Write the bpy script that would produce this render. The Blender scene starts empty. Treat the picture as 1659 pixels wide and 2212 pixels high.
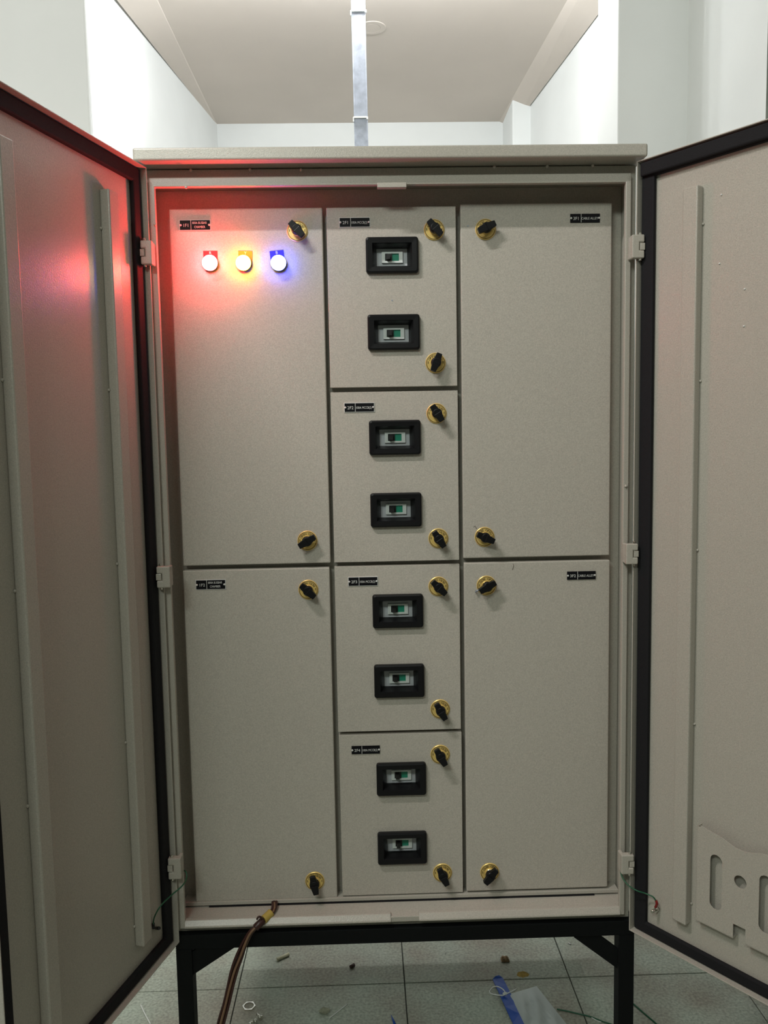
import bpy, bmesh, math, random
from mathutils import Vector, Matrix
random.seed(7)
S = bpy.context.scene
COL = S.collection
PI = math.pi

# ------------------------------------------------------------------ camera
CAM = Vector((-0.0590, -1.4695, 1.3100)); FPX = 1737.85
RGT = Vector((0.99952288, -0.02538291, -0.01759902))
UPV = Vector((0.01979079, 0.08885514, 0.99584792))
FWD = Vector((0.02371376, 0.99572108, -0.0893151))
cd = bpy.data.cameras.new('camera'); cam = bpy.data.objects.new('camera', cd); COL.objects.link(cam)
M = Matrix((RGT, UPV, -FWD)).transposed().to_4x4(); M.translation = CAM
cam.matrix_world = M
cd.sensor_fit = 'VERTICAL'; cd.sensor_height = 24.0; cd.lens = FPX * 24.0 / 2212.0
cd.clip_start = 0.02; cd.clip_end = 50
S.camera = cam

# ------------------------------------------------------------------ world, lamps, exposure
w = bpy.data.worlds.new('world'); S.world = w; w.use_nodes = True
w.node_tree.nodes['Background'].inputs[0].default_value = (0.75, 0.82, 0.78, 1)
w.node_tree.nodes['Background'].inputs[1].default_value = 0.01
S.view_settings.view_transform = 'Standard'; S.view_settings.look = 'None'
S.view_settings.gamma = 1.0; S.view_settings.use_curve_mapping = False
S.view_settings.exposure = 0.0

def area(name, loc, target, sx, sy, power, color):
    d = bpy.data.lights.new(name, 'AREA'); d.shape = 'RECTANGLE'; d.size = sx; d.size_y = sy
    d.energy = power; d.color = color
    o = bpy.data.objects.new(name, d); COL.objects.link(o); o.location = loc
    o.rotation_euler = (Vector(target) - Vector(loc)).to_track_quat('-Z', 'Y').to_euler()
    return o
for k in range(4):                                    # the tube lamp on the ceiling behind the cabinet, out of frame
    d = bpy.data.lights.new('tube_lamp_behind', 'POINT'); d.energy = 9.8; d.color = (0.95, 0.98, 1.0); d.shadow_soft_size = 0.03
    o = bpy.data.objects.new('tube_lamp_behind', d); COL.objects.link(o); o.location = (-0.50 + 0.3 * k, 1.41, 2.93)
area('tube_lamp_front', (-1.02, -1.00, 2.92), (-1.02, 0.1, 0.9), 0.60, 0.05, 26, (1.0, 0.965, 0.93))
area('tube_lamp_right', (1.05, -1.70, 2.70), (0, 0, 0.9), 0.9, 0.25, 2.5, (1.0, 0.96, 0.88))
area('fill_light_rear', (-0.95, -2.6, 2.9), (0, 0, 0.6), 1.0, 0.3, 27, (0.90, 1.0, 0.92))  # greenish fill light added behind the camera, not a fitting of the room

# ------------------------------------------------------------------ helpers
def ray(u, v): return FWD + RGT * ((u - 829.5) / FPX) - UPV * ((v - 1106.0) / FPX)
def at(u, v, ax, val):
    i = 'xyz'.index(ax); d = ray(u, v); return CAM + d * ((val - CAM[i]) / d[i])

MATS = {}
def mat(name, col, rough=0.5, metal=0.0, bump=0.0, bscale=300.0, mott=0.0, mscale=6.0, col2=None, emit=None, spec=0.5, coat=0.0, speck=0.0, sscale=700.0):
    m = bpy.data.materials.new(name); m.use_nodes = True
    nt = m.node_tree; b = nt.nodes['Principled BSDF']
    b.inputs['Base Color'].default_value = (*col, 1); b.inputs['Roughness'].default_value = rough
    b.inputs['Metallic'].default_value = metal; b.inputs['Specular IOR Level'].default_value = spec
    b.inputs['Coat Weight'].default_value = coat
    tc = nt.nodes.new('ShaderNodeTexCoord'); geo = nt.nodes.new('ShaderNodeNewGeometry')
    src = geo.outputs['Position']
    last = None
    if mott > 0:
        n = nt.nodes.new('ShaderNodeTexNoise'); n.inputs['Scale'].default_value = mscale; n.inputs['Detail'].default_value = 6
        nt.links.new(src, n.inputs['Vector'])
        r = nt.nodes.new('ShaderNodeMapRange'); r.inputs[1].default_value = 0.35; r.inputs[2].default_value = 0.65
        nt.links.new(n.outputs[0], r.inputs[0])
        mx = nt.nodes.new('ShaderNodeMix'); mx.data_type = 'RGBA'
        mx.inputs[6].default_value = (*col, 1)
        c2 = col2 if col2 else tuple(c * (1 - mott) for c in col)
        mx.inputs[7].default_value = (*c2, 1)
        nt.links.new(r.outputs[0], mx.inputs[0]); last = mx.outputs[2]
    if speck > 0:
        n = nt.nodes.new('ShaderNodeTexNoise'); n.inputs['Scale'].default_value = sscale; n.inputs['Detail'].default_value = 2
        nt.links.new(src, n.inputs['Vector'])
        r = nt.nodes.new('ShaderNodeMapRange'); r.inputs[1].default_value = 0.3; r.inputs[2].default_value = 0.7
        r.inputs[3].default_value = 1 - speck; r.inputs[4].default_value = 1 + speck
        nt.links.new(n.outputs[0], r.inputs[0])
        mx = nt.nodes.new('ShaderNodeMix'); mx.data_type = 'RGBA'; mx.blend_type = 'MULTIPLY'; mx.inputs[0].default_value = 1
        if last is not None: nt.links.new(last, mx.inputs[6])
        else: mx.inputs[6].default_value = (*col, 1)
        nt.links.new(r.outputs[0], mx.inputs[7]); last = mx.outputs[2]
    if last is not None: nt.links.new(last, b.inputs['Base Color'])
    if bump > 0:
        n = nt.nodes.new('ShaderNodeTexNoise'); n.inputs['Scale'].default_value = bscale; n.inputs['Detail'].default_value = 3
        nt.links.new(src, n.inputs['Vector'])
        bp = nt.nodes.new('ShaderNodeBump'); bp.inputs['Strength'].default_value = bump; bp.inputs['Distance'].default_value = 0.001
        nt.links.new(n.outputs[0], bp.inputs['Height']); nt.links.new(bp.outputs[0], b.inputs['Normal'])
    if emit:
        b.inputs['Emission Color'].default_value = (*emit[0], 1); b.inputs['Emission Strength'].default_value = emit[1]
    MATS[name] = m
    return m

PAINT = mat('pebble_grey_powder_coat', (0.47, 0.44, 0.385), 0.27, bump=0.28, bscale=560, speck=0.10, sscale=520)
PAINT2 = mat('pebble_grey_inner_doors', (0.505, 0.467, 0.41), 0.48, bump=0.28, bscale=620, speck=0.12, sscale=520)
WHITE = mat('white_emulsion', (0.83, 0.85, 0.84), 0.9, bump=0.2, bscale=60, mott=0.05, mscale=3)
CEIL = mat('ceiling_emulsion', (0.66, 0.59, 0.525), 0.95, bump=0.2, bscale=60, mott=0.06, mscale=2)
GREYW = mat('grey_green_plaster', (0.30, 0.33, 0.29), 0.95, bump=0.6, bscale=90, mott=0.25, mscale=25)
TILE = mat('grey_green_floor_tile', (0.38, 0.43, 0.36), 0.6, bump=0.3, bscale=150, mott=0.3, mscale=6, col2=(0.30, 0.285, 0.235), speck=0.25, sscale=160)
GROUT = mat('dark_grout', (0.05, 0.055, 0.045), 0.95)
RUBBER = mat('black_foam_gasket', (0.014, 0.014, 0.016), 0.75, spec=0.2, bump=0.6, bscale=600)
BLACKP = mat('black_moulded_plastic', (0.008, 0.008, 0.009), 0.38, spec=0.22, bump=0.1, bscale=900)
BLACKM = mat('black_painted_steel', (0.004, 0.005, 0.0055), 0.6, spec=0.15, bump=0.3, bscale=300)
GOLD = mat('gold_anodised_disc', (0.86, 0.62, 0.20), 0.35, metal=0.35)
PRINT = mat('dark_brown_print', (0.05, 0.02, 0.006), 0.6)
CHROME = mat('bright_steel', (0.75, 0.73, 0.68), 0.16, metal=1.0)
ZINC = mat('galvanised_steel', (0.42, 0.46, 0.54), 0.38, metal=0.55, mott=0.25, mscale=40, bump=0.2, bscale=60)
LABELB = mat('black_label_laminate', (0.006, 0.006, 0.008), 0.5, spec=0.15)
LABELW = mat('white_engraving', (0.72, 0.72, 0.70), 0.5)
BRK = mat('light_grey_breaker_moulding', (0.62, 0.64, 0.67), 0.35)
BRKW = mat('white_breaker_escutcheon', (0.86, 0.90, 0.88), 0.4)
GREEN = mat('green_off_marker', (0.02, 0.30, 0.19), 0.4)
TOG = mat('black_toggle', (0.010, 0.010, 0.011), 0.4)
WGREEN = mat('green_wire_insulation', (0.01, 0.10, 0.045), 0.4)
WBROWN = mat('brown_wire_insulation', (0.045, 0.015, 0.012), 0.4)
WRED = mat('red_sleeve', (0.25, 0.012, 0.012), 0.45)
WTAN = mat('tan_wire_insulation', (0.20, 0.115, 0.065), 0.45)
WYEL = mat('yellow_tape', (0.50, 0.36, 0.08), 0.5)
WHITEP = mat('white_plastic', (0.75, 0.76, 0.74), 0.45)
BLUEP = mat('blue_plastic', (0.006, 0.07, 0.40), 0.35)
CREAM = mat('cream_plastic', (0.55, 0.53, 0.38), 0.5)
CARD = mat('brown_cardboard', (0.33, 0.22, 0.12), 0.9, mott=0.4, mscale=120)
DUST = mat('ochre_dust', (0.42, 0.29, 0.07), 1.0, mott=0.4, mscale=150)
STONE = mat('pale_plaster_chip', (0.36, 0.37, 0.27), 0.9, mott=0.3, mscale=100)
PR = mat('red_label_plate', (0.45, 0.01, 0.012), 0.5); PY = mat('orange_label_plate', (0.55, 0.20, 0.01), 0.5); PB = mat('blue_label_plate', (0.02, 0.01, 0.42), 0.5)
LR = mat('red_lamp_lens', (0.8, 0.1, 0.1), 0.4, emit=((1.0, 0.024, 0.028), 500))
LY = mat('yellow_lamp_lens', (0.8, 0.6, 0.1), 0.4, emit=((1.0, 0.60, 0.02), 60))
LB = mat('blue_lamp_lens', (0.3, 0.3, 0.9), 0.4, emit=((0.10, 0.12, 1.0), 62))
# crumpled clear film of the plastic bag
FILM = mat('clear_polythene', (0.66, 0.72, 0.72), 0.35, bump=0.8, bscale=60)
FILM.node_tree.nodes['Principled BSDF'].inputs['Alpha'].default_value = 0.72

WL = {}
def link(name, me, parent=None, loc=None):
    o = bpy.data.objects.new(name, me); COL.objects.link(o)
    wl = Vector(loc) if loc is not None else Vector((0, 0, 0))
    WL[o.name] = wl
    if parent is not None: o.parent = parent; o.location = wl - WL[parent.name]
    else: o.location = wl
    return o
def obj(name, bm, m, parent=None, bevel=0.0, seg=2, smooth=False, keep=False):
    bmesh.ops.recalc_face_normals(bm, faces=bm.faces) if not keep else None
    if smooth:
        for f in bm.faces: f.smooth = True
    xs = [v.co for v in bm.verts]
    c = Vector([(min(p[i] for p in xs) + max(p[i] for p in xs)) / 2 for i in range(3)])
    bmesh.ops.translate(bm, verts=bm.verts, vec=-c)
    me = bpy.data.meshes.new(name); bm.to_mesh(me); bm.free()
    for mm in (m if isinstance(m, (list, tuple)) else [m]): me.materials.append(mm)
    o = link(name, me, parent, c)
    if bevel > 0:
        b = o.modifiers.new('bevel', 'BEVEL'); b.width = bevel; b.segments = seg; b.limit_method = 'ANGLE'; b.angle_limit = 0.6
    return o
def thing(name, label, cat, loc, group=None):
    o = bpy.data.objects.new(name, None); COL.objects.link(o); o.location = loc; o.empty_display_size = 0.05
    WL[o.name] = Vector(loc); tag(o, label, cat, group); return o
def tag(o, label, cat, group=None):
    o['label'] = label; o['category'] = cat
    if group: o['group'] = group
    return o
def struct(o): o['kind'] = 'structure'; return o

def box(bm, x0, x1, y0, y1, z0, z1, mi=0, mtx=None):
    vs = [bm.verts.new((x, y, z)) for x in (x0, x1) for y in (y0, y1) for z in (z0, z1)]
    if mtx: 
        for v in vs: v.co = mtx @ v.co
    F = []
    for idx in ((0, 1, 3, 2), (4, 6, 7, 5), (0, 4, 5, 1), (2, 3, 7, 6), (0, 2, 6, 4), (1, 5, 7, 3)):
        f = bm.faces.new([vs[i] for i in idx]); f.material_index = mi; F.append(f)
    return F
def prism(bm, pts, z0, z1):
    a = [bm.verts.new((x, y, z0)) for x, y in pts]; b = [bm.verts.new((x, y, z1)) for x, y in pts]
    n = len(pts); bm.faces.new(a[::-1]); bm.faces.new(b)
    for i in range(n): bm.faces.new((a[i], a[(i + 1) % n], b[(i + 1) % n], b[i]))
def extr(bm, pts, y0, y1, mi=0, mtx=None):          # outline in x,z extruded in y
    a = [bm.verts.new((x, y0, z)) for x, z in pts]; b = [bm.verts.new((x, y1, z)) for x, z in pts]
    n = len(pts); fs = [bm.faces.new(a), bm.faces.new(b[::-1])]
    for i in range(n): fs.append(bm.faces.new((a[i], b[i], b[(i + 1) % n], a[(i + 1) % n])))
    for f in fs: f.material_index = mi
    if mtx:
        for v in a + b: v.co = mtx @ v.co
def lathe(bm, prof, n=24, c=(0, 0, 0), mi=0, axis='y', cap=True):   # prof: (r, h) ; h along -y (towards viewer) or z
    rings = []
    for r, h in prof:
        ring = []
        for k in range(n):
            a = 2 * PI * k / n
            if axis == 'y': p = (c[0] + r * math.cos(a), c[1] - h, c[2] + r * math.sin(a))
            else: p = (c[0] + r * math.cos(a), c[1] + r * math.sin(a), c[2] + h)
            ring.append(bm.verts.new(p))
        rings.append(ring)
    for A, B in zip(rings, rings[1:]):
        for k in range(n):
            f = bm.faces.new((A[k], A[(k + 1) % n], B[(k + 1) % n], B[k])); f.material_index = mi
    if cap:
        for R_ in (rings[0], rings[-1]): f = bm.faces.new(R_); f.material_index = mi
def spline(P, n=6):
    P = [Vector(p) for p in P]; out = []
    for i in range(len(P) - 1):
        p0 = P[max(i - 1, 0)]; p1 = P[i]; p2 = P[i + 1]; p3 = P[min(i + 2, len(P) - 1)]
        for k in range(n):
            t = k / n
            out.append(0.5 * ((2 * p1) + (p2 - p0) * t + (2 * p0 - 5 * p1 + 4 * p2 - p3) * t * t + (3 * p1 - p0 - 3 * p2 + p3) * t ** 3))
    out.append(P[-1]); return out
def tube(bm, pts, r, n=8, mi=0):
    rings = []
    for i, p in enumerate(pts):
        t = (pts[min(i + 1, len(pts) - 1)] - pts[max(i - 1, 0)]).normalized()
        a = t.cross(Vector((0.13, 0.2, 0.97))).normalized(); b = t.cross(a)
        rr = r[i] if isinstance(r, list) else r
        rings.append([bm.verts.new(p + a * rr * math.cos(2 * PI * k / n) + b * rr * math.sin(2 * PI * k / n)) for k in range(n)])
    for A, B in zip(rings, rings[1:]):
        for k in range(n):
            f = bm.faces.new((A[k], A[(k + 1) % n], B[(k + 1) % n], B[k])); f.material_index = mi; f.smooth = True
    for R_ in (rings[0], rings[-1]): f = bm.faces.new(R_); f.material_index = mi
TXT = {}
def text(bm, s, size, c, y, mi=0, sx=1.0, rot=0.0):   # lettering that faces -y, centred at c=(x,z)
    if s not in TXT:
        cu = bpy.data.curves.new('t', 'FONT'); cu.body = s; cu.align_x = 'CENTER'; cu.align_y = 'CENTER'; cu.size = 1; cu.resolution_u = 2
        cu.extrude = 0.02
        o = bpy.data.objects.new('t', cu); COL.objects.link(o)
        dg = bpy.context.evaluated_depsgraph_get(); me = bpy.data.meshes.new_from_object(o.evaluated_get(dg))
        TXT[s] = ([v.co.copy() for v in me.vertices], [tuple(p.vertices) for p in me.polygons])
        bpy.data.objects.remove(o); bpy.data.curves.remove(cu); bpy.data.meshes.remove(me)
    V, Fc = TXT[s]; ca, sa = math.cos(rot), math.sin(rot)
    vs = []
    for v in V:
        x = v.x * size * sx; z = v.y * size
        vs.append(bm.verts.new((c[0] + x * ca - z * sa, y - v.z * size * 0.5, c[1] + x * sa + z * ca)))
    for p in Fc:
        try: f = bm.faces.new([vs[i] for i in p]); f.material_index = mi
        except ValueError: pass

# ------------------------------------------------------------------ the room
ZC = 3.0
bm = bmesh.new(); box(bm, -2.0, 2.2, -3.1, 3.2, -0.06, -0.004); floor = struct(obj('floor', bm, GROUT))
tile_me = None
T = 0.4015
for i in range(-4, 5):
    for j in range(-8, 7):
        x0 = -0.387 + i * T; y0 = 0.367 + j * T
        if tile_me is None:
            bm = bmesh.new(); g = 0.0013
            box(bm, -T / 2 + g, T / 2 - g, -T / 2 + g, T / 2 - g, -0.008, 0.0)
            bmesh.ops.bevel(bm, geom=[e for e in bm.edges if e.verts[0].co.z > -0.001 and e.verts[1].co.z > -0.001], offset=0.0008, segments=1, affect='EDGES')
            tile_me = bpy.data.meshes.new('tile'); bm.to_mesh(tile_me); bm.free(); tile_me.materials.append(TILE)
        link('tile', tile_me, floor, (x0 + T / 2, y0 + T / 2, random.uniform(-0.0004, 0.0002)))
bm = bmesh.new(); box(bm, -2.0, 2.2, -3.1, 3.2, ZC, ZC + 0.08); struct(obj('ceiling', bm, CEIL))
bm = bmesh.new(); box(bm, -2.0, 2.2, 3.0, 3.12, 0, ZC); struct(obj('wall_back', bm, WHITE))
bm = bmesh.new(); box(bm, -2.0, 2.2, -3.1, -3.0, 0, ZC); struct(obj('wall_front', bm, GREYW))
wl = lambda y: -1.174 + 0.123 * y
wr = lambda y: 0.887 - 0.0988 * (y - 1.98)
bm = bmesh.new(); prism(bm, [(wl(0.9), 0.9), (wl(3.02), 3.02), (-1.4, 3.02), (-1.4, 0.9)], 0, ZC)
[setattr(f, 'material_index', 1) for f in box(bm, -1.95, -1.85, -3.0, 0.9, 0, ZC)]; struct(obj('wall_left', bm, [WHITE, GREYW]))
bm = bmesh.new(); prism(bm, [(wr(0.95), 0.95), (wr(3.02), 3.02), (1.4, 3.02), (1.4, 0.95)], 0, ZC)
[setattr(f, 'material_index', 1) for f in box(bm, 2.0, 2.1, -3.0, 0.6, 0, ZC)]; struct(obj('wall_right', bm, [WHITE, GREYW]))
bm = bmesh.new(); box(bm, -1.95, -0.808, 0.90, 0.925, 0, ZC); struct(obj('trim_1', bm, WHITE, bevel=0.006))
bm = bmesh.new(); box(bm, 0.653, 1.0, 0.80, 0.995, 0, ZC); struct(obj('trim_2', bm, WHITE, bevel=0.004))
bm = bmesh.new(); box(bm, 0.845, 2.1, 0.36, 0.80, 0, ZC)
for f in bm.faces:
    if f.normal.y < -0.5 or abs(f.calc_center_median().y - 0.36) < 1e-4: f.material_index = 1
struct(obj('trim_3', bm, [WHITE, GREYW]))
bm = bmesh.new(); box(bm, 0.722, wr(2.7) + 0.05, 2.72, 3.0, 0, ZC); struct(obj('trim_4', bm, WHITE, bevel=0.004))
# slanted coves running along both sides of the ceiling
def cove(name, A, B, C_, D_):
    bm = bmesh.new()
    v = [bm.verts.new(p) for p in (A, B, C_, D_)]; u = [bm.verts.new((p[0], p[1], ZC + 0.01)) for p in (C_, D_)]
    bm.faces.new(v); bm.faces.new((v[0], v[1], u[0], u[1])); bm.faces.new((v[1], v[2], u[0])); bm.faces.new((v[0], u[1], v[3])); bm.faces.new((v[2], v[3], u[1], u[0]))
    return struct(obj(name, bm, CEIL))
cove('trim_5', (-0.818, 0.9, ZC), (-0.805, 3.0, ZC), (-0.81, 3.0, ZC - 0.004), (wl(1.0) + 0.01, 0.9, ZC - 0.05))
cove('trim_6', (0.812, 0.95, ZC), (0.703, 3.0, ZC), (wr(3.0) - 0.005, 3.0, ZC - 0.03), (wr(0.95) - 0.005, 0.95, ZC - 0.045))
c = at(805, 60, 'z', ZC)
bm = bmesh.new(); lathe(bm, [(0.055, 0), (0.055, -0.001), (0.052, -0.002), (0.034, -0.002), (0.033, -0.0008), (0.031, -0.002)], 28, (c.x, c.y, ZC), axis='z')
tag(obj('ceiling_cover_plate', bm, CEIL), 'small round beige cover plate flush on the ceiling beside the grey pole', 'cover plate')

# pole behind the cabinet
P = thing('cable_pole', 'galvanised flat grey pole standing behind the cabinet up to the ceiling', 'pole', (-0.05, 1.5, 0))
a = at(758, 0, 'y', 1.5); b = at(788, 0, 'y', 1.5); a2 = at(766, 318, 'y', 1.5); b2 = at(792, 318, 'y', 1.5)
def lerpx(p, q, z): return p.x + (q.x - p.x) * (z - p.z) / (q.z - p.z)
bm = bmesh.new()
vs = []
for z in (0, ZC):
    xa = lerpx(a, a2, z); xb = lerpx(b, b2, z)
    if z == 0: xb = xa + 0.044
    vs.append([bm.verts.new(q) for q in ((xa, 1.5, z), (xb, 1.5, z), (xb, 1.525, z), (xa, 1.525, z))])
for k in range(4): bm.faces.new((vs[0][k], vs[0][(k + 1) % 4], vs[1][(k + 1) % 4], vs[1][k]))
bm.faces.new(vs[0]); bm.faces.new(vs[1])
obj('pole_strip', bm, ZINC, P, bevel=0.004)
for u0, u1, v in ((764.5, 791.5, 252), (759, 788, 21)):
    p = at(u0, v, 'y', 1.49); q = at(u1, v, 'y', 1.49); bm = bmesh.new()
    box(bm, p.x - 0.001, q.x + 0.001, 1.493, 1.53, p.z - 0.003, p.z + 0.003)
    box(bm, q.x, q.x + 0.006, 1.492, 1.50, p.z - 0.008, p.z + 0.001); box(bm, p.x - 0.004, p.x, 1.492, 1.50, p.z - 0.016, p.z)
    obj('cable_tie', bm, WHITEP, P)

# ------------------------------------------------------------------ the cabinet
CB = thing('electrical_cabinet', 'tall pebble grey switchgear cabinet with both outer doors wide open', 'cabinet', (0, 0.25, 0.374))
XO, ZT, ZB = 0.440, 1.793, 0.374
YB = 0.56
def ring_loop(bm, specs):
    loops = []
    for (x, z0, z1, y) in specs:
        loops.append([bm.verts.new(p) for p in ((-x, y, z0), (x, y, z0), (x, y, z1), (-x, y, z1))])
    for A, B in zip(loops, loops[1:]):
        for k in range(4): bm.faces.new((A[k], A[(k + 1) % 4], B[(k + 1) % 4], B[k]))
    return loops
bm = bmesh.new()
L = ring_loop(bm, [(0.432, ZB + 0.006, ZT - 0.006, YB - 0.002), (XO, ZB, ZT, YB), (XO, ZB, ZT, 0.012), (0.428, 0.386, 1.776, 0.012), (0.428, 0.386, 1.776, 0.0005),
                   (0.418, 0.397, 1.760, 0.0), (0.418, 0.397, 1.760, 0.011), (0.436, 0.397, 1.777, 0.013), (0.436, 0.397, 1.777, YB - 0.003)])
bm.faces.new(L[0]); bm.faces.new(L[-1][::-1])
body = obj('cabinet_body', bm, PAINT, CB, bevel=0.0014, seg=2, keep=False)
# lip pieces at top and bottom with the gap between them
p0 = at(845, 1990, 'y', -0.001); p1 = at(905, 1990, 'y', -0.001)
for xa, xb in ((-0.419, p0.x), (p1.x, 0.419)):
    bm = bmesh.new(); pr = [(-0.0045, 0.3885), (-0.0045, 0.3915), (0.003, 0.4015), (0.012, 0.4015), (0.012, 0.3885)]
    A_ = [bm.verts.new((xa, y, z)) for y, z in pr]; B_ = [bm.verts.new((xb, y, z)) for y, z in pr]; bm.faces.new(A_); bm.faces.new(B_)
    for k in range(5): bm.faces.new((A_[k], A_[(k + 1) % 5], B_[(k + 1) % 5], B_[k]))
    obj('bottom_lip', bm, PAINT, CB, bevel=0.0015)
p0 = at(815, 397, 'y', -0.001); p1 = at(878, 397, 'y', -0.001)
bm = bmesh.new(); box(bm, p0.x, p1.x, -0.002, 0.010, 1.7545, 1.763); obj('top_lip_bridge', bm, PAINT, CB, bevel=0.0008)
# canopy
bm = bmesh.new(); box(bm, -0.4455, 0.4465, -0.030, 0.58, 1.7945, 1.8165); obj('canopy', bm, PAINT, CB, bevel=0.0035, seg=3)
for u, v in ((412, 368), (540, 367), (650, 367), (1068, 361), (1182, 359), (1280, 358), (402, 405), (335, 485), (1352, 1050)):
    p = at(u, v, 'y', -0.002 if v > 400 else 0.0); bm = bmesh.new(); bmesh.ops.create_uvsphere(bm, u_segments=8, v_segments=5, radius=0.0028); bmesh.ops.translate(bm, verts=bm.verts, vec=p)
    obj('weld_bead', bm, PAINT, CB, smooth=True)

# mullion frame behind the compartment doors
X0, X1, X2, X3 = -0.4078, -0.1240, 0.1238, 0.4115
Z0, ZM, Z4, ZM1, ZM3 = 1.7389, 1.0750, 0.4100, 1.4050, 0.7413
def grid_plate(bm, x0, x1, z0, z1, holes, y0, y1, mi=0):
    xs = sorted({x0, x1, *[h[0] for h in holes], *[h[1] for h in holes]}); zs = sorted({z0, z1, *[h[2] for h in holes], *[h[3] for h in holes]})
    nx, nz = len(xs) - 1, len(zs) - 1
    def solid(i, j):
        if i < 0 or j < 0 or i >= nx or j >= nz: return False
        cx, cz = (xs[i] + xs[i + 1]) / 2, (zs[j] + zs[j + 1]) / 2
        return not any(h[0] < cx < h[1] and h[2] < cz < h[3] for h in holes)
    V = {}
    def vt(i, j, k):
        if (i, j, k) not in V: V[(i, j, k)] = bm.verts.new((xs[i], (y0, y1)[k], zs[j]))
        return V[(i, j, k)]
    for i in range(nx):
        for j in range(nz):
            if not solid(i, j): continue
            bm.faces.new((vt(i, j, 0), vt(i + 1, j, 0), vt(i + 1, j + 1, 0), vt(i, j + 1, 0)))
            bm.faces.new((vt(i, j, 1), vt(i, j + 1, 1), vt(i + 1, j + 1, 1), vt(i + 1, j, 1)))
            for di, dj, a, b in ((-1, 0, (i, j), (i, j + 1)), (1, 0, (i + 1, j), (i + 1, j + 1)), (0, -1, (i, j), (i + 1, j)), (0, 1, (i, j + 1), (i + 1, j + 1))):
                if not solid(i + di, j + dj):
                    bm.faces.new((vt(*a, 0), vt(*b, 0), vt(*b, 1), vt(*a, 1)))
bm = bmesh.new(); q = 0.022
grid_plate(bm, -0.4355, 0.4355, 0.3975, 1.7765,
           [(X0 + q, X1 - q, Z4 + q, ZM - q), (X0 + q, X1 - q, ZM + q, Z0 - q), (X2 + q, X3 - q, Z4 + q, ZM - q), (X2 + q, X3 - q, ZM + q, Z0 - q),
            (X1 + q, X2 - q, Z4 + q, ZM3 - q), (X1 + q, X2 - q, ZM3 + q, ZM - q), (X1 + q, X2 - q, ZM + q, ZM1 - q), (X1 + q, X2 - q, ZM1 + q, Z0 - q)], 0.0800, 0.0830)
obj('mounting_frame', bm, PAINT, CB)
a_, b_ = at(452, 1958, 'z', 0.398), at(1285, 1935, 'z', 0.398)
bm = bmesh.new(); box(bm, -0.432, 0.432, 0.052, 0.0799, 0.4, 0.4075); obj('bottom_rail', bm, PAINT, CB, bevel=0.001)
bm = bmesh.new(); box(bm, a_.x, b_.x, 0.0505, 0.0545, 0.3972, 0.3992); obj('rail_gap_line', bm, RUBBER, CB)  # black strip stands in for the dark gap below the bottom rail

# ---- compartment doors
BW, BH = 0.0485, 0.0325      # half size of a breaker window bezel
WIN = [(847, 551), (850.5, 717.5), (853, 945), (855.5, 1101.5), (859.5, 1320), (862.5, 1471), (867, 1683), (869, 1832)]
WINP = [at(u, v, 'y', 0.050) for u, v in WIN]
def cdoor(x0, x1, z0, z1, wins=()):
    bm = bmesh.new()
    holes = [(p.x - 0.038, p.x + 0.038, p.z - 0.024, p.z + 0.024) for p in wins]
    grid_plate(bm, x0, x1, z0, z1, holes, 0.055, 0.0725)
    return obj('compartment_door', bm, PAINT2, CB, bevel=0.0022, seg=3)
def px(u, v): p = at(u, v, 'y', 0.055); return p
def rect(uv_tl, uv_br):
    p, q_ = px(*uv_tl), px(*uv_br); return p.x, q_.x, q_.z, p.z
D = {}
D['1F1'] = cdoor(px(380, 835).x, px(705, 830).x, px(550, 1219.5).z, px(530, 449.5).z)
D['1F2'] = cdoor(px(409, 1590).x, px(720.5, 1590).x, px(572, 1944).z, px(560, 1229).z)
D['2F1'] = cdoor(px(709, 640).x, px(986, 640).x, px(850, 835.5).z, px(845, 447).z, WINP[0:2])
D['2F2'] = cdoor(px(718, 1030).x, px(990, 1030).x, px(856, 1212).z, px(850, 845.5).z, WINP[2:4])
D['2F3'] = cdoor(px(726.5, 1400).x, px(994, 1400).x, px(862, 1578).z, px(858, 1221.5).z, WINP[4:6])
D['2F4'] = cdoor(px(736, 1760).x, px(998.5, 1760).x, px(870, 1931).z, px(864, 1585.5).z, WINP[6:8])
D['3F1'] = cdoor(px(997.5, 820).x, px(1319.5, 820).x, px(1156, 1203).z, px(1160, 438.5).z)
D['3F2'] = cdoor(px(1005, 1570).x, px(1315, 1570).x, px(1162, 1921).z, px(1157, 1213).z)

# name plates
def name_plate(u, v, door, code, lines, border, rot=0.0):
    p = at(u, v, 'y', 0.053); bm = bmesh.new(); W_, H_ = 0.0275, 0.0078
    if len(lines) > 1: H_ = 0.0085
    if border: box(bm, -W_ - 0.0012, W_ + 0.0012, -0.0012, 0.0, -H_ - 0.0012, H_ + 0.0012, 1)
    box(bm, -W_, W_, -0.0018, 0.0, -H_, H_, 0)
    text(bm, code, 0.0080, (-0.0165, -0.0008), -0.0019, 1)
    box(bm, -0.0078, -0.0070, -0.0020, -0.0017, -H_, H_, 1)
    if len(lines) == 1: text(bm, lines[0], 0.0064, (0.0085, -0.0008), -0.0019, 1, sx=0.74 if len(lines[0]) > 11 else 0.82)
    else:
        text(bm, lines[0], 0.0060, (0.0085, 0.0036), -0.0019, 1, sx=0.74); text(bm, lines[1], 0.0060, (0.0085, -0.0038), -0.0019, 1, sx=0.74)
    for sx in (-1, 1): lathe(bm, [(0.0019, 0.0018), (0.0019, 0.0026), (0.0011, 0.0033)], 10, (sx * (W_ - 0.0015), 0, 0), 1)
    R_ = Matrix.Rotation(rot, 4, 'Y')
    for vtx in bm.verts: vtx.co = R_ @ vtx.co; vtx.co += Vector((p.x, 0.0549, p.z))
    obj('name_plate', bm, [LABELB, LABELW], D[door])
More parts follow.
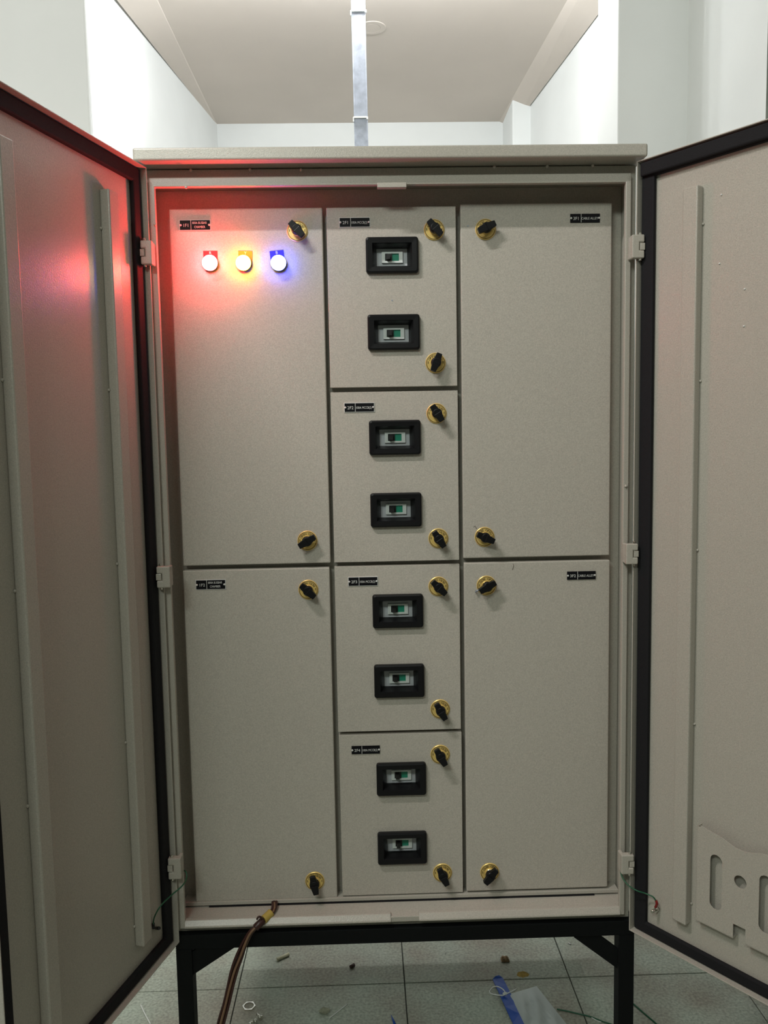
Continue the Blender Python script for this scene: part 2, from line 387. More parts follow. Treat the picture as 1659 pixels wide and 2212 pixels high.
name_plate(421, 486, '1F1', '1F1', ['800A BUSBAR', 'CHAMBER'], True)
name_plate(455, 1263, '1F2', '1F2', ['800A BUSBAR', 'CHAMBER'], True)
name_plate(766, 480, '2F1', '2F1', ['100A MCCB(2)'], True)
name_plate(776, 880, '2F2', '2F2', ['100A MCCB(2)'], True)
name_plate(784, 1256, '2F3', '2F3', ['100A MCCB(2)'], True)
name_plate(790, 1620, '2F4', '2F4', ['100A MCCB(2)'], False)
name_plate(1264, 471, '3F1', '3F1', ['CABLE ALLEY'], False)
name_plate(1256, 1243, '3F2', '3F2', ['CABLE ALLEY'], False)

# quarter-turn locks
def arc_text(bm, s, a0, a1, r, size, y, mi):
    for k, ch in enumerate(s):
        a = a0 + (a1 - a0) * (k / max(1, len(s) - 1)); text(bm, ch, size, (r * math.sin(a), r * math.cos(a)), y, mi, rot=-a)
def lock_plate_mesh(words):
    bm = bmesh.new()
    lathe(bm, [(0.0190, 0.0), (0.0190, 0.0014), (0.0178, 0.0024), (0.0176, 0.0024)], 36, mi=0, cap=False)
    lathe(bm, [(0.0176, 0.0024), (0.0165, 0.00245)], 36, mi=1, cap=False)
    lathe(bm, [(0.0165, 0.00245), (0.0092, 0.0026), (0.0090, 0.0044), (0.0080, 0.0052), (0.0078, 0.0050)], 36, mi=0, cap=False)
    lathe(bm, [(0.0078, 0.0050), (0.0066, 0.0088), (0.0064, 0.0092)], 24, mi=2, cap=True)
    arc_text(bm, words[0], math.radians(-58), math.radians(-16), 0.0132, 0.0062, -0.0027, 1)
    arc_text(bm, words[1], math.radians(16), math.radians(62), 0.0132, 0.0062, -0.0027, 1)
    for s_ in (-1, 1): box(bm, s_ * 0.0142 - 0.0005, s_ * 0.0142 + 0.0005, -0.0031, -0.0025, -0.0012, 0.0032, 1)
    me = bpy.data.meshes.new('lock_plate'); bm.to_mesh(me); bm.free()
    for m_ in (GOLD, PRINT, CHROME): me.materials.append(m_)
    for p_ in me.polygons: p_.use_smooth = p_.material_index == 2
    return me
LP = {'oc': lock_plate_mesh(('OPEN', 'CLOSE')), 'co': lock_plate_mesh(('CLOSE', 'OPEN'))}
bm = bmesh.new()
lathe(bm, [(0.0090, 0.0085), (0.0098, 0.0105), (0.0094, 0.0180), (0.0078, 0.0200)], 20, mi=0)
for s_ in (1, -1):
    o_ = [(-0.0075, 0), (-0.0062, 0.0100), (-0.0050, 0.0175), (0.0050, 0.0175), (0.0062, 0.0100), (0.0075, 0)]
    extr(bm, [(x, z * s_) for x, z in o_], -0.0110 if s_ > 0 else -0.0125, -0.0195 if s_ > 0 else -0.0225)
bmesh.ops.recalc_face_normals(bm, faces=bm.faces)
HANDLE = bpy.data.meshes.new('lock_handle'); bm.to_mesh(HANDLE); bm.free(); HANDLE.materials.append(BLACKP)
LOCKS = [('1F1', 642, 499, -42, 'oc'), ('1F1', 664, 1168, 60, 'oc'), ('1F2', 666, 1274, -48, 'oc'), ('1F2', 680, 1904, -12, 'oc'),
         ('2F1', 938, 496, -40, 'oc'), ('2F1', 941, 784, 22, 'oc'), ('2F2', 943, 893, -32, 'oc'), ('2F2', 947, 1163, -33, 'oc'),
         ('2F3', 947, 1267, -46, 'oc'), ('2F3', 951, 1532, -30, 'oc'), ('2F4', 951, 1630, -30, 'oc'), ('2F4', 956, 1886, -26, 'oc'),
         ('3F1', 1049, 495, 66, 'co'), ('3F1', 1047, 1160, -66, 'co'), ('3F2', 1051, 1265, 62, 'co'), ('3F2', 1058, 1885, 42, 'co')]
for dn, u, v, ang, kind in LOCKS:
    p = at(u, v, 'y', 0.0527)
    link('lock_plate', LP[kind], D[dn], (p.x, 0.055, p.z))
    h = link('lock_handle', HANDLE, D[dn], (p.x, 0.055, p.z)); h.rotation_euler = (0, math.radians(ang), 0)
    b = h.modifiers.new('bevel', 'BEVEL'); b.width = 0.0009; b.segments = 2; b.limit_method = 'ANGLE'

# window bezels
def bezel_mesh():
    bm = bmesh.new()
    def rr(hx, hz, r, y, n=5):
        out = []
        for cx, cz, a0 in ((hx - r, hz - r, 0), (-hx + r, hz - r, 90), (-hx + r, -hz + r, 180), (hx - r, -hz + r, 270)):
            for k in range(n + 1):
                a = math.radians(a0 + 90 * k / n); out.append(bm.verts.new((cx + r * math.cos(a), y, cz + r * math.sin(a))))
        return out
    seq = [rr(BW, BH, 0.005, -0.0), rr(BW, BH, 0.005, -0.0065), rr(BW - 0.0008, BH - 0.0008, 0.0045, -0.0085), rr(BW - 0.003, BH - 0.003, 0.004, -0.0095),
           rr(0.0365, 0.0215, 0.0008, -0.0090), rr(0.0355, 0.0205, 0.0006, -0.0070), rr(0.0325, 0.0190, 0.0006, 0.000), rr(0.0290, 0.0158, 0.0006, 0.0130), rr(0.0288, 0.0156, 0.0006, 0.0140),
           rr(0.0345, 0.0205, 0.0006, 0.0140), rr(0.0350, 0.0210, 0.0006, 0.0)]
    seq.append(seq[0])
    for A, B in zip(seq, seq[1:]):
        n = len(A)
        for k in range(n): f = bm.faces.new((A[k], A[(k + 1) % n], B[(k + 1) % n], B[k]))
    bmesh.ops.recalc_face_normals(bm, faces=bm.faces)
    me = bpy.data.meshes.new('window_bezel'); bm.to_mesh(me); bm.free(); me.materials.append(BLACKP); return me
BZ = bezel_mesh()
for i, p in enumerate(WINP):
    d = D[('2F1', '2F2', '2F3', '2F4')[i // 2]]; o = link('window_bezel', BZ, d, (p.x, 0.055, p.z))

# circuit breakers behind the windows (things of their own, mounted in the cabinet)
def m_of(bm, name, m_):
    bmesh.ops.recalc_face_normals(bm, faces=bm.faces)
    me = bpy.data.meshes.new(name); bm.to_mesh(me); bm.free(); me.materials.append(m_); return me
bm = bmesh.new(); box(bm, -0.0450, 0.0450, 0.0, 0.060, -0.0350, 0.0350)
for k in range(9): box(bm, -0.0200 + k * 0.0048, -0.0175 + k * 0.0048, -0.0007, 0.001, -0.0168, -0.0158); 
MB_ = m_of(bm, 'breaker_body', BRK)
bm = bmesh.new(); grid_plate(bm, -0.0185, 0.0205, -0.0100, 0.0100, [(-0.0125, 0.0135, -0.0065, 0.0070)], -0.0045, 0.001); ME_ = m_of(bm, 'escutcheon', BRKW)
bm = bmesh.new(); box(bm, -0.0125, 0.0135, -0.0012, 0.0008, -0.0065, 0.0070); MG_ = m_of(bm, 'green_marker', GREEN)
bm = bmesh.new(); box(bm, -0.0128, 0.0005, -0.0040, -0.0010, -0.0063, 0.0068)
extr(bm, [(-0.0105, -0.0045), (-0.0030, -0.0045), (-0.0035, 0.0045), (-0.0100, 0.0045)], -0.0040, -0.0150); MT_ = m_of(bm, 'toggle', TOG)
NAMES = ['2F1', '2F1', '2F2', '2F2', '2F3', '2F3', '2F4', '2F4']
for i, p in enumerate(WINP):
    lab = 'grey circuit breaker with green marker behind the %s window of the door marked %s' % (('upper', 'lower')[i % 2], NAMES[i])
    t = thing('circuit_breaker', lab, 'breaker', (p.x, 0.0730, p.z), 'circuit breakers behind the black windows')
    link('breaker_body', MB_, t, (p.x, 0.0730, p.z)); link('escutcheon', ME_, t, (p.x, 0.0730, p.z))
    link('green_marker', MG_, t, (p.x, 0.0730, p.z)); link('toggle', MT_, t, (p.x, 0.0730, p.z))

# indicator lamps
for u, v, pu, pv, rot, pm, lm, ch in ((452.5, 567, 455, 556, 0, PR, LR, 'R'), (525, 567, 530, 556, 2, PY, LY, 'Y'), (601, 567, 599.5, 555, -5, PB, LB, 'B')):
    p = px(pu, pv + 5); bm = bmesh.new()
    box(bm, -0.0128, 0.0128, -0.0012, 0, -0.0128, 0.0165); text(bm, ch, 0.0075, (0, 0.0125), -0.0013, 1)
    Rm = Matrix.Rotation(math.radians(rot), 4, 'Y')
    for vt_ in bm.verts: vt_.co = Rm @ vt_.co + Vector((p.x, 0.0550, p.z - 0.001))
    obj('legend_plate', bm, [pm, LABELW], D['1F1'])
    c = at(u, v, 'y', 0.041); bm = bmesh.new()
    lathe(bm, [(0.0135, 0.0), (0.0140, 0.004), (0.0145, 0.006), (0.0140, 0.007)], 28, (c.x, 0.0540, c.z)); obj('lamp_collar', bm, BLACKP, D['1F1'])
    bm = bmesh.new(); lathe(bm, [(0.0128, 0.006), (0.0138, 0.009), (0.0140, 0.011), (0.0125, 0.0145), (0.0085, 0.0163), (0.0030, 0.0168)], 28, (c.x, 0.0540, c.z))
    obj('lamp_lens', bm, lm, D['1F1'], smooth=True)

# ---- outer doors
def door_mtx(side):
    ang = math.radians(106.31 if side < 0 else 126.62)
    o = Vector((-0.4537, -0.0314, 0)) if side < 0 else Vector((0.4636, -0.0286, 0))
    dx = Vector((math.cos(ang) * (-side), -math.sin(ang), 0)); up = Vector((0, 0, 1))
    n = dx.cross(up) if side > 0 else -dx.cross(up)          # inner face normal, toward the viewer
    if n.dot(CAM - o) < 0: n = -n
    m = Matrix((dx, n, up)).transposed().to_4x4(); m.translation = o
    return m
def dobj(name, bm, m, side, parent, **k):
    mt = door_mtx(side)
    for v in bm.verts: v.co = mt @ v.co
    return obj(name, bm, m, parent, **k)
DW0, DW1, DZ0, DZ1 = -0.0275, 0.4225, 0.3670, 1.7885
def outer_door(side):
    bm = bmesh.new()
    def lp(o_, h): return [bm.verts.new(p) for p in ((DW0 - o_, h, DZ0 - o_), (DW1 + o_, h, DZ0 - o_), (DW1 + o_, h, DZ1 + o_), (DW0 - o_, h, DZ1 + o_))]
    seq = [lp(0.002, -0.002), lp(0.002, 0.0185), lp(0.0, 0.0185), lp(0.0, 0.0)]
    for A, B in zip(seq, seq[1:]):
        for k in range(4): bm.faces.new((A[k], A[(k + 1) % 4], B[(k + 1) % 4], B[k]))
    bm.faces.new(seq[0][::-1]); bm.faces.new(seq[-1])
    d = dobj('outer_door', bm, PAINT, side, CB, bevel=0.0007)
    bm = bmesh.new(); h = 0.009
    grid_plate(bm, -0.0255, 0.4200, 0.3690, 1.7865, [(0.0, 0.3950, 0.3900, 1.7610)], 0.0, h)
    if side > 0: box(bm, -0.024, 0.4185, h, 0.0165, 1.7625, 1.7865)
    dobj('gasket', bm, RUBBER, side, d, bevel=0.003, seg=2)
    for s0, s1 in ((0.060, 0.088), (0.307, 0.335)):
        bm = bmesh.new(); box(bm, s0, s1, 0.0, 0.0175, 0.4300, 1.7220); dobj('stiffener', bm, PAINT, side, d, bevel=0.0025, seg=2)
        edge = s1 + 0.0008
        for z in (1.66, 1.40, 1.11, 0.80, 0.467):
            bm = bmesh.new(); bmesh.ops.create_uvsphere(bm, u_segments=8, v_segments=5, radius=0.0026); bmesh.ops.translate(bm, verts=bm.verts, vec=(edge, 0.001, z))
            dobj('weld_bead', bm, PAINT, side, d, smooth=True)
    return d
DL = outer_door(-1); DR = outer_door(1)
for s_, z in ((0.120, 1.70), (0.119, 1.59), (0.163, 1.542), (0.163, 1.483)):
    bm = bmesh.new(); bmesh.ops.create_uvsphere(bm, u_segments=8, v_segments=5, radius=0.0018); bmesh.ops.translate(bm, verts=bm.verts, vec=(s_, 0.0003, z)); dobj('rivet', bm, LABELW, 1, DR, smooth=True)
# document pocket on the right door
HP = 0.015
def pk(s_, z): return (0.845 + (s_ - 0.845) * 0.988, 1.31 + (z - 1.31) * 0.988)
from mathutils.geometry import tessellate_polygon
def arc(cx, cz, r, a0, a1, n=8): return [(cx + r * math.cos(math.radians(a0 + (a1 - a0) * k / n)), cz + r * math.sin(math.radians(a0 + (a1 - a0) * k / n))) for k in range(n + 1)]
cs = 0.178
outl = [(0.1035, 0.6150), (0.1035, 0.6185), (0.122, 0.6150), (0.145, 0.6110), (0.156, 0.6070), (0.166, 0.6035), (cs, 0.6025)]
outl += [(2 * cs - x, z) for x, z in outl[::-1][1:]]
outl = outl + [(2 * cs - 0.097, 0.6150), (2 * cs - 0.097, 0.4400), (2 * cs - 0.167, 0.4400), (2 * cs - 0.167, 0.4660), (0.167, 0.4660), (0.167, 0.4400), (0.097, 0.4400), (0.097, 0.6150)]
def slot(c_): return arc(c_, 0.565, 0.0112, 0, 180, 8) + arc(c_, 0.487, 0.0112, 180, 360, 8)
holes = [slot(0.134), slot(2 * cs - 0.134), arc(cs, 0.546, 0.0112, 0, 337.5, 15)]
polys = [[pk(*p) for p in outl]] + [[pk(*p) for p in h] for h in holes]
V3 = [[Vector((x, z, 0)) for x, z in p] for p in polys]
tris = tessellate_polygon(V3); flat = [p for poly in polys for p in poly]
bm = bmesh.new(); fr = [bm.verts.new((x, HP, z)) for x, z in flat]; bk = [bm.verts.new((x, HP - 0.0012, z)) for x, z in flat]
for t in tris:
    try: bm.faces.new([fr[i] for i in t]); bm.faces.new([bk[i] for i in t][::-1])
    except ValueError: pass
o_ = 0
for poly in polys:
    n = len(poly)
    for k in range(n):
        try: bm.faces.new((fr[o_ + k], fr[o_ + (k + 1) % n], bk[o_ + (k + 1) % n], bk[o_ + k]))
        except ValueError: pass
    o_ += n
xl = pk(0.097, 0)[0]; xr = pk(2 * cs - 0.097, 0)[0]; zb = pk(0, 0.44)[1]; zt = pk(0, 0.615)[1]
for xa in (xl, xr): box(bm, xa - 0.0006, xa + 0.0006, 0.0, HP, zb, zt)
xn0, xn1 = pk(0.167, 0)[0], pk(2 * cs - 0.167, 0)[0]
box(bm, xl, xn0, 0.0, HP, zb - 0.0006, zb + 0.0006); box(bm, xn1, xr, 0.0, HP, zb - 0.0006, zb + 0.0006)
dobj('document_pocket', bm, PAINT, 1, DR)

# hinges
def hinge(side, z, x0, x1, hh):
    s = side; bm = bmesh.new()
    def bx(a, b, *r): box(bm, min(a, b), max(a, b), *r)
    a, b = (x0, x1) if s > 0 else (x1, x0)          # a: cabinet side, b: door side
    m = a + (b - a) * 0.60; k3 = hh * 0.34
    extr(bm, [(a, z - hh), (b, z - hh), (b, z - k3), (m, z - k3), (m, z + k3), (b, z + k3), (b, z + hh), (a, z + hh)], -0.0250, -0.0120)
    bx(a, a + (b - a) * 0.30, -0.0125, 0.0, z - hh * 0.96, z + hh * 0.96)
    h = obj('hinge', bm, PAINT, CB, bevel=0.0022, seg=3)
    bm = bmesh.new(); bx(m + s * 0.0014, b + s * 0.0015, -0.0238, -0.0130, z - hh * 0.31, z + hh * 0.31); obj('hinge_tongue', bm, PAINT, h, bevel=0.0012)
    bm = bmesh.new(); lathe(bm, [(0.0026, -hh - 0.0035), (0.0026, hh + 0.0035), (0.0020, hh + 0.0045)], 12, (a + (b - a) * 0.72, -0.0200, z), axis='z'); obj('hinge_pin', bm, CHROME, h)
for z, u0, u1, v, hh in ((1.6460, 302, 327, 544, 0.0205), (1.069, 337, 366, 1248, 0.0195), (0.520, 362, 390, 1880, 0.0205)):
    hinge(-1, at(u0, v, 'y', -0.028).z, at(u0, v, 'y', -0.028).x, at(u1, v, 'y', -0.028).x, hh)
for u0, u1, v, hh in ((1367, 1394, 531, 0.0205), (1354, 1380, 1198, 0.0190), (1344, 1371, 1871, 0.0190)):
    hinge(1, at(u0, v, 'y', -0.028).z, at(u0, v, 'y', -0.028).x, at(u1, v, 'y', -0.028).x, hh)

# ------------------------------------------------------------------ stand under the cabinet
ST = thing('steel_stand', 'black steel stand with corner braces carrying the grey cabinet', 'stand', (0, 0.25, 0))
bm = bmesh.new(); box(bm, -0.4375, 0.4475, 0.000, 0.030, 0.3445, 0.3735); obj('front_rail', bm, BLACKM, ST, bevel=0.001)
for xa, xb in ((-0.4375, -0.4075), (0.4175, 0.4475)):
    bm = bmesh.new(); box(bm, xa, xb, 0.0305, 0.540, 0.3445, 0.3735); obj('side_rail', bm, BLACKM, ST, bevel=0.001)
    bm = bmesh.new(); box(bm, xa, xb, 0.000, 0.030, 0.0, 0.3440); obj('leg', bm, BLACKM, ST, bevel=0.001)
bm = bmesh.new(); box(bm, -0.407, 0.417, 0.510, 0.540, 0.3445, 0.3735); obj('rear_rail', bm, BLACKM, ST, bevel=0.001)
for pts in ([(417, 2106), (508, 2046), (437, 2042), (413, 2058)], [(1333, 2092), (1240, 2025), (1288, 2016), (1334, 2050)]):
    bm = bmesh.new(); P4 = [at(u, v, 'y', 0.004) for u, v in pts]
    extr(bm, [(p.x, p.z) for p in P4], 0.004, 0.011); obj('corner_brace', bm, BLACKM, ST)

# ------------------------------------------------------------------ wires
def wire(name, pts, r, m, label, cat='wire', parts=()):
    bm = bmesh.new(); tube(bm, spline(pts, 6), r, 8); return bm
dm = door_mtx(-1)
def dpt(side, u, v, h=0.004):
    m_ = door_mtx(side); o = m_.translation; n = m_.to_3x3() @ Vector((0, 1, 0)); d = ray(u, v); return CAM + d * ((o + n * h - CAM).dot(n) / d.dot(n))
E0 = dpt(-1, 331, 1996, 0.004)
pts = [at(397, 1880, 'y', 0.002), at(402, 1884, 'y', -0.006), at(403, 1896, 'y', -0.012), at(394, 1913, 'y', -0.025), at(370, 1934, 'y', -0.040), dpt(-1, 347, 1957, 0.022), dpt(-1, 334, 1980, 0.008), E0]
bm = bmesh.new(); tube(bm, spline(pts), 0.0013); T_ = obj('earth_wire', bm, WGREEN, CB)
E1 = dpt(-1, 337, 2005, 0.0); bm = bmesh.new(); q1 = dpt(-1, 344, 2005, 0.014)
tube(bm, [dpt(-1, 331, 1994, 0.003), dpt(-1, 332, 2006, 0.004)], 0.0026, 8); obj('lug', bm, TOG, T_)
bm = bmesh.new(); tube(bm, [E1, q1], 0.003, 8); obj('stud', bm, TOG, T_)
pts = [at(1341, 1862, 'y', 0.020), at(1340, 1880, 'y', 0.000), at(1346, 1898, 'y', -0.014), at(1358, 1913, 'y', -0.026), at(1376, 1924, 'y', -0.040), dpt(1, 1394, 1930, 0.018), dpt(1, 1410, 1937, 0.014), dpt(1, 1417, 1946, 0.011)]
bm = bmesh.new(); tube(bm, spline(pts), 0.0013); T_ = obj('earth_wire', bm, WGREEN, CB)
bm = bmesh.new(); tube(bm, spline([dpt(1, 1417, 1945, 0.011), dpt(1, 1419, 1952, 0.010), dpt(1, 1416, 1960, 0.008)]), 0.0024); obj('sleeve', bm, WRED, T_)
bm = bmesh.new(); tube(bm, [dpt(1, 1421, 1963, 0.0), dpt(1, 1415, 1966, 0.010)], 0.0048, 6); tube(bm, [dpt(1, 1415, 1966, 0.010), dpt(1, 1408, 1970, 0.020)], 0.003, 8); obj('bolt', bm, CHROME, T_)

WB = thing('cable_bundle', 'bundle of brown and tan cables taped together hanging from the cabinet sill', 'cable', at(470, 2212, 'y', -0.10))
path = [((592, 1948), 0.046, ), ((592, 1962), 0.030), ((584, 1975), 0.016), ((572, 1984), 0.004), ((560, 1996), -0.010), ((543, 2012), -0.016), ((530, 2035), -0.019), ((518, 2065), -0.024), ((506, 2095), -0.028), ((497, 2130), -0.034), ((489, 2170), -0.042), ((478, 2212), -0.05), ((466, 2260), -0.06), ((455, 2320), -0.05), ((450, 2372), -0.03)]
base = [at(uv[0], uv[1], 'y', y) for uv, y in path]
offs = [(-0.0036, 0.0, WBROWN, 0.0026), (0.0, -0.003, WTAN, 0.0024), (0.0036, 0.0, WBROWN, 0.0026), (-0.001, 0.0025, WBROWN, 0.0024), (0.0026, 0.0026, WTAN, 0.0022)]
for k, (ox, oy, m_, r) in enumerate(offs):
    pts = []
    for i, p in enumerate(base):
        tw = 0.35 * math.sin(i * 0.9 + k * 1.3); ca, sa = math.cos(tw), math.sin(tw)
        pts.append(p + Vector((ox * ca - oy * sa, ox * sa + oy * ca, 0)) * ((0.75 if i < 7 else 1.25) + 0.6 * math.sin(i * 0.7 + k) ** 2))
    bm = bmesh.new(); tube(bm, spline(pts, 5), r, 7); obj('cable', bm, m_, WB)
tp = [at(586, 1971, 'y', 0.0125), at(578, 1979, 'y', 0.0060), at(569, 1987, 'y', -0.002)]
bm = bmesh.new(); tube(bm, spline(tp, 4), 0.0080, 10); obj('tape', bm, WYEL, WB)
tp = [at(567, 1989, 'y', -0.004), at(560, 1996, 'y', -0.010), at(552, 2004, 'y', -0.013)]
bm = bmesh.new(); tube(bm, spline(tp, 4), 0.0070, 10); obj('tape', bm, WBROWN, WB)
bm = bmesh.new(); tube(bm, spline([at(569, 1986, 'y', -0.006), at(560, 1980, 'y', -0.012), at(555, 1986, 'y', -0.012)]), 0.002, 7); obj('cable_end', bm, WBROWN, WB)

# loose stub wire and screw marks on the cable alley doors
bm = bmesh.new(); a = px(1027, 1277); b = px(1036, 1272); a.y = 0.050; b.y = 0.052
tube(bm, [a, b], 0.0016, 8); tube(bm, [a + Vector((-0.001, 0, 0)), a], 0.0026, 8); obj('loose_screw', bm, ZINC, D['3F2'])
for dn, pts in (('3F2', [(1108, 1218), (1110, 1222), (1107, 1231)]), ('3F1', [(1023, 1139), (1026, 1136), (1030, 1143)])):
    bm = bmesh.new(); tube(bm, [Vector((px(*q_).x, 0.0548, px(*q_).z)) for q_ in pts], 0.0004, 6); obj('scuff', bm, PRINT, D[dn])
for dn, q_ in (('2F1', (847, 649)), ('3F1', (1011, 488))):
    bm = bmesh.new(); p = px(*q_); lathe(bm, [(0.0016, 0.0), (0.0014, 0.0006)], 8, (p.x, 0.0550, p.z)); obj('paint_chip', bm, ZINC, D[dn])

# ------------------------------------------------------------------ bits on the floor
def fl(u, v, z=0.0): return at(u, v, 'z', z)
# hex nut ring
c = fl(538, 2176); bm = bmesh.new(); n = 24; ro, ri, hh = 0.0155, 0.0112, 0.0045
rings = []
def rad(k): 
    a = 2 * PI * k / n; return ro * math.cos(PI / 6) / math.cos(((a) % (PI / 3)) - PI / 6)
for (f_, z) in ((0, 0.0), (0, hh), (1, hh), (1, 0.0)):
    rings.append([bm.verts.new((c.x + (ri if f_ else rad(k)) * math.cos(2 * PI * k / n), c.y + (ri if f_ else rad(k)) * math.sin(2 * PI * k / n), z)) for k in range(n)])
rings.append(rings[0])
for A, B in zip(rings, rings[1:]):
    for k in range(n): bm.faces.new((A[k], A[(k + 1) % n], B[(k + 1) % n], B[k]))
tag(obj('hex_nut', bm, CHROME), 'large thin steel hexagon lock nut lying flat on the floor tile', 'nut')
# bolt heads
def small_bolt(u, v, rot, label):
    c = fl(u, v); t = thing('bolt', label, 'bolt', (c.x, c.y, 0), 'zinc bolts on the floor')
    bm = bmesh.new(); d = Vector((math.cos(rot), math.sin(rot), 0)); z = Vector((0, 0, 0.0062))
    tube(bm, [c + z - d * 0.003, c + z + d * 0.002], 0.0062, 6); obj('bolt_head', bm, CHROME, t)
    bm = bmesh.new(); z = Vector((0, 0, 0.0062)); tube(bm, [c + z + d * 0.0022, c + z + d * 0.016], 0.003, 8); obj('bolt_shank', bm, CHROME, t)
small_bolt(563, 2204, 2.2, 'small zinc bolt on the floor below the hexagon nut, right one of the pair')
small_bolt(551, 2212, 3.6, 'small zinc bolt on the floor below the hexagon nut, left one of the pair')
# tube offcut
a, b = fl(600, 2072, 0.0045), fl(624, 2061, 0.0045); bm = bmesh.new(); tube(bm, [a, b], 0.0042, 12); tube(bm, [a, a + (a - b) * 0.04], 0.0044, 12)
tag(obj('trunking_offcut', bm, CREAM), 'short cream plastic tube offcut on the lit floor behind the stand', 'offcut')
a, b = fl(757, 2089, 0.0042), fl(765, 2084, 0.0042); bm = bmesh.new(); tube(bm, [a, b], 0.0042, 10)
tag(obj('cable_stub', bm, WBROWN), 'tiny dark brown cable stub on the floor at the shadow edge', 'offcut')
def chip(name, u, v, sx, sy, sz, m_, label, cat, seed=1):
    r = random.Random(seed); c = fl(u, v); bm = bmesh.new(); bmesh.ops.create_icosphere(bm, subdivisions=2, radius=1)
    for q_ in bm.verts:
        k = 1 + r.uniform(-0.28, 0.22); q_.co = Vector((c.x + q_.co.x * sx * k, c.y + q_.co.y * sy * k, max(0.0, sz * 0.8 + q_.co.z * sz * k)))
    return tag(obj(name, bm, m_), label, cat)
chip('plaster_chip', 701, 2187, 0.0115, 0.0105, 0.005, STONE, 'pale plaster chip on the floor beside a thin white wire', 'chip', 3)
# thin white wire
def thin(name, pts, r, m_, label, cat='wire'):
    bm = bmesh.new(); tube(bm, spline([fl(u, v, r) for u, v in pts], 5), r, 6); return tag(obj(name, bm, m_), label, cat)
thin('cable_tie_tail', [(711, 2200), (730, 2185), (749, 2170)], 0.0011, WHITEP, 'thin straight white plastic strand beside the pale plaster chip', 'cable tie')
thin('cable_tie_tail', [(304, 2171), (313, 2190), (325, 2212)], 0.0014, WHITEP, 'thin white cable tie tail on the floor outside the stand, left', 'cable tie')
thin('green_wire', [(1203, 2180), (1225, 2184), (1250, 2190), (1275, 2196), (1300, 2206), (1330, 2216), (1352, 2150 + 80)], 0.0016, WGREEN, 'dark green wire lying on the floor right of the clear plastic bag')
thin('green_wire', [(1358, 2160), (1372, 2172), (1388, 2186), (1402, 2198), (1418, 2212), (1440, 2235)], 0.0018, WGREEN, 'dark green wire on the floor outside the right leg of the stand')
thin('white_offcut', [(1110 + 118, 2037), (1110 + 123, 2040)], 0.0016, WHITEP, 'tiny white plastic bit on the lit floor near the right brace', 'offcut')
thin('white_offcut', [(1278, 2198), (1288, 2204), (1299, 2208)], 0.0012, WHITEP, 'short white plastic strand beside the green wire right of the bag', 'offcut')
for u, v, lb in ((484, 2069, 'tiny white speck of plastic behind the hanging cables'), (764, 2071, 'tiny white speck of plastic behind the dark brown stub'), (962, 2061, 'tiny white speck of plastic left of the crumpled brown paper')):
    c = fl(u, v); bm = bmesh.new(); bmesh.ops.create_icosphere(bm, subdivisions=1, radius=0.0014); bmesh.ops.translate(bm, verts=bm.verts, vec=(c.x, c.y, 0.0013)); tag(obj('plastic_speck', bm, WHITEP), lb, 'speck')
# crumpled cardboard
r = random.Random(5); c = fl(1091, 2075); bm = bmesh.new(); N = 7; g = [[None] * N for _ in range(N)]
for i in range(N):
    for j in range(N):
        x = (i - 3) * 0.0034 + r.uniform(-.0008, .0008); y = (j - 3) * 0.0030; z = 0.001 + 0.0075 * abs(math.sin(i * 1.1 + 0.4)) + 0.0035 * r.random()
        g[i][j] = bm.verts.new((c.x + x, c.y + y, z if 0 < i < 6 and 0 < j < 6 else z * 0.25))
for i in range(N - 1):
    for j in range(N - 1): bm.faces.new((g[i][j], g[i + 1][j], g[i + 1][j + 1], g[i][j + 1]))
o = tag(obj('paper_scrap', bm, CARD), 'crumpled brown paper scrap on the floor under the cabinet', 'paper'); so = o.modifiers.new('s', 'SOLIDIFY'); so.thickness = 0.0006
# ochre dust
r = random.Random(9); c = fl(1130, 2105); bm = bmesh.new(); n = 18
ring = [bm.verts.new((c.x + 0.0175 * math.cos(2 * PI * k / n) * r.uniform(.7, 1.1), c.y + 0.013 * math.sin(2 * PI * k / n) * r.uniform(.7, 1.1), 0.0002)) for k in range(n)]
ct = bm.verts.new((c.x, c.y, 0.0012))
for k in range(n): bm.faces.new((ring[k], ring[(k + 1) % n], ct))
bm.faces.new(ring[::-1]); o = tag(obj('sawdust_patch', bm, DUST), 'small ochre patch of drill dust on the floor', 'dust'); o['kind'] = 'stuff'
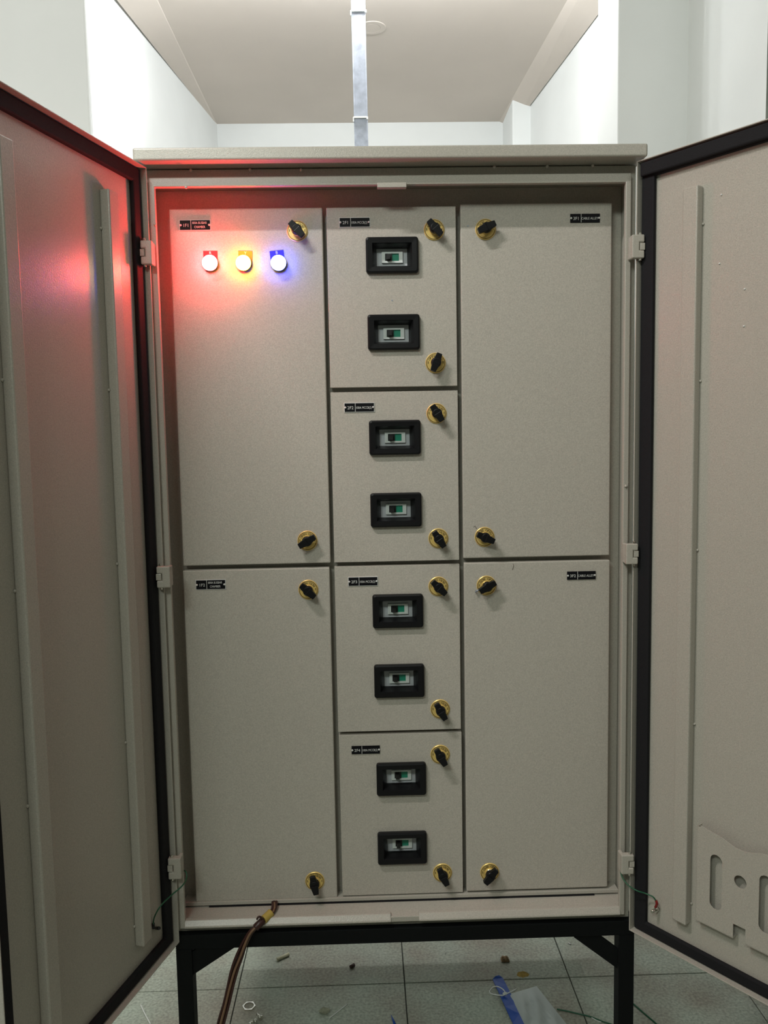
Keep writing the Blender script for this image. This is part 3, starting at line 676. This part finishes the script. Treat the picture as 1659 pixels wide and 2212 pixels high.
# blue strip with white tie and clear bag
bm = bmesh.new(); Lp = [(1064, 2117), (1070, 2110), (1078, 2108), (1086, 2114), (1094, 2130), (1104, 2150), (1112, 2172), (1122, 2192), (1132, 2212), (1142, 2232), (1118, 2232), (1108, 2212), (1100, 2196), (1091, 2176), (1082, 2156), (1073, 2136)]
bm = bmesh.new(); vsb = [bm.verts.new(fl(u, v, 0.003 + 0.003 * math.sin(i))) for i, (u, v) in enumerate(Lp)]; bm.faces.new(vsb); bmesh.ops.triangulate(bm, faces=bm.faces)
o = tag(obj('blue_strip', bm, BLUEP, keep=True), 'dark blue plastic strip on the floor beside the clear bag', 'strip'); so = o.modifiers.new('s', 'SOLIDIFY'); so.thickness = 0.0025
ring = [fl(1058 + 0, 2140, .007), fl(1064, 2133, .009), fl(1074, 2131, .012), fl(1086, 2137, .013), fl(1092, 2146, .012), fl(1086, 2150, .012), fl(1072, 2149, .011), fl(1060, 2146, .008), fl(1057, 2140, .007)]
bm = bmesh.new(); tube(bm, spline(ring, 5), 0.0013, 6); tube(bm, spline([fl(1086, 2146, .012), fl(1093, 2147, .012), fl(1104, 2142, .010), fl(1116, 2136, .004)], 4), 0.0013, 6); box(bm, *[q_ for pr in zip(fl(1087, 2150, .008), fl(1095, 2143, .016)) for q_ in (min(pr), max(pr))])
tag(obj('cable_tie', bm, WHITEP), 'white cable tie looped around the blue strip', 'cable tie')
r = random.Random(11); NI, NJ = 14, 18; bm = bmesh.new(); g = []
A, B, C_, D_ = (1098, 2148), (1159, 2130), (1250, 2245), (1135, 2245)
for i in range(NI):
    row = []
    for j in range(NJ):
        s_, t_ = i / (NI - 1), j / (NJ - 1)
        u = (A[0] * (1 - s_) + B[0] * s_) * (1 - t_) + (D_[0] * (1 - s_) + C_[0] * s_) * t_; v = (A[1] * (1 - s_) + B[1] * s_) * (1 - t_) + (D_[1] * (1 - s_) + C_[1] * s_) * t_
        e = min(s_, 1 - s_, t_ * 1.2) * 4; z = 0.0015 + min(1, e) * (0.006 + 0.005 * math.sin(i * 1.3 + j * .6) + 0.004 * r.random())
        row.append(bm.verts.new(fl(u, v, max(z, 0.0012))))
    g.append(row)
for i in range(NI - 1):
    for j in range(NJ - 1): bm.faces.new((g[i][j], g[i + 1][j], g[i + 1][j + 1], g[i][j + 1]))
tag(obj('plastic_bag', bm, FILM, smooth=True), 'crumpled clear plastic bag lying on the floor by the blue strip', 'bag')
c = fl(849, 2204); bm = bmesh.new(); tube(bm, [fl(845, 2193, 0.003), fl(849, 2203, 0.003), fl(854, 2216, 0.003)], [0.0006, 0.0022, 0.003], 8)
tag(obj('blue_offcut', bm, BLUEP), 'short pointed blue plastic offcut on the floor at the bottom centre', 'offcut')
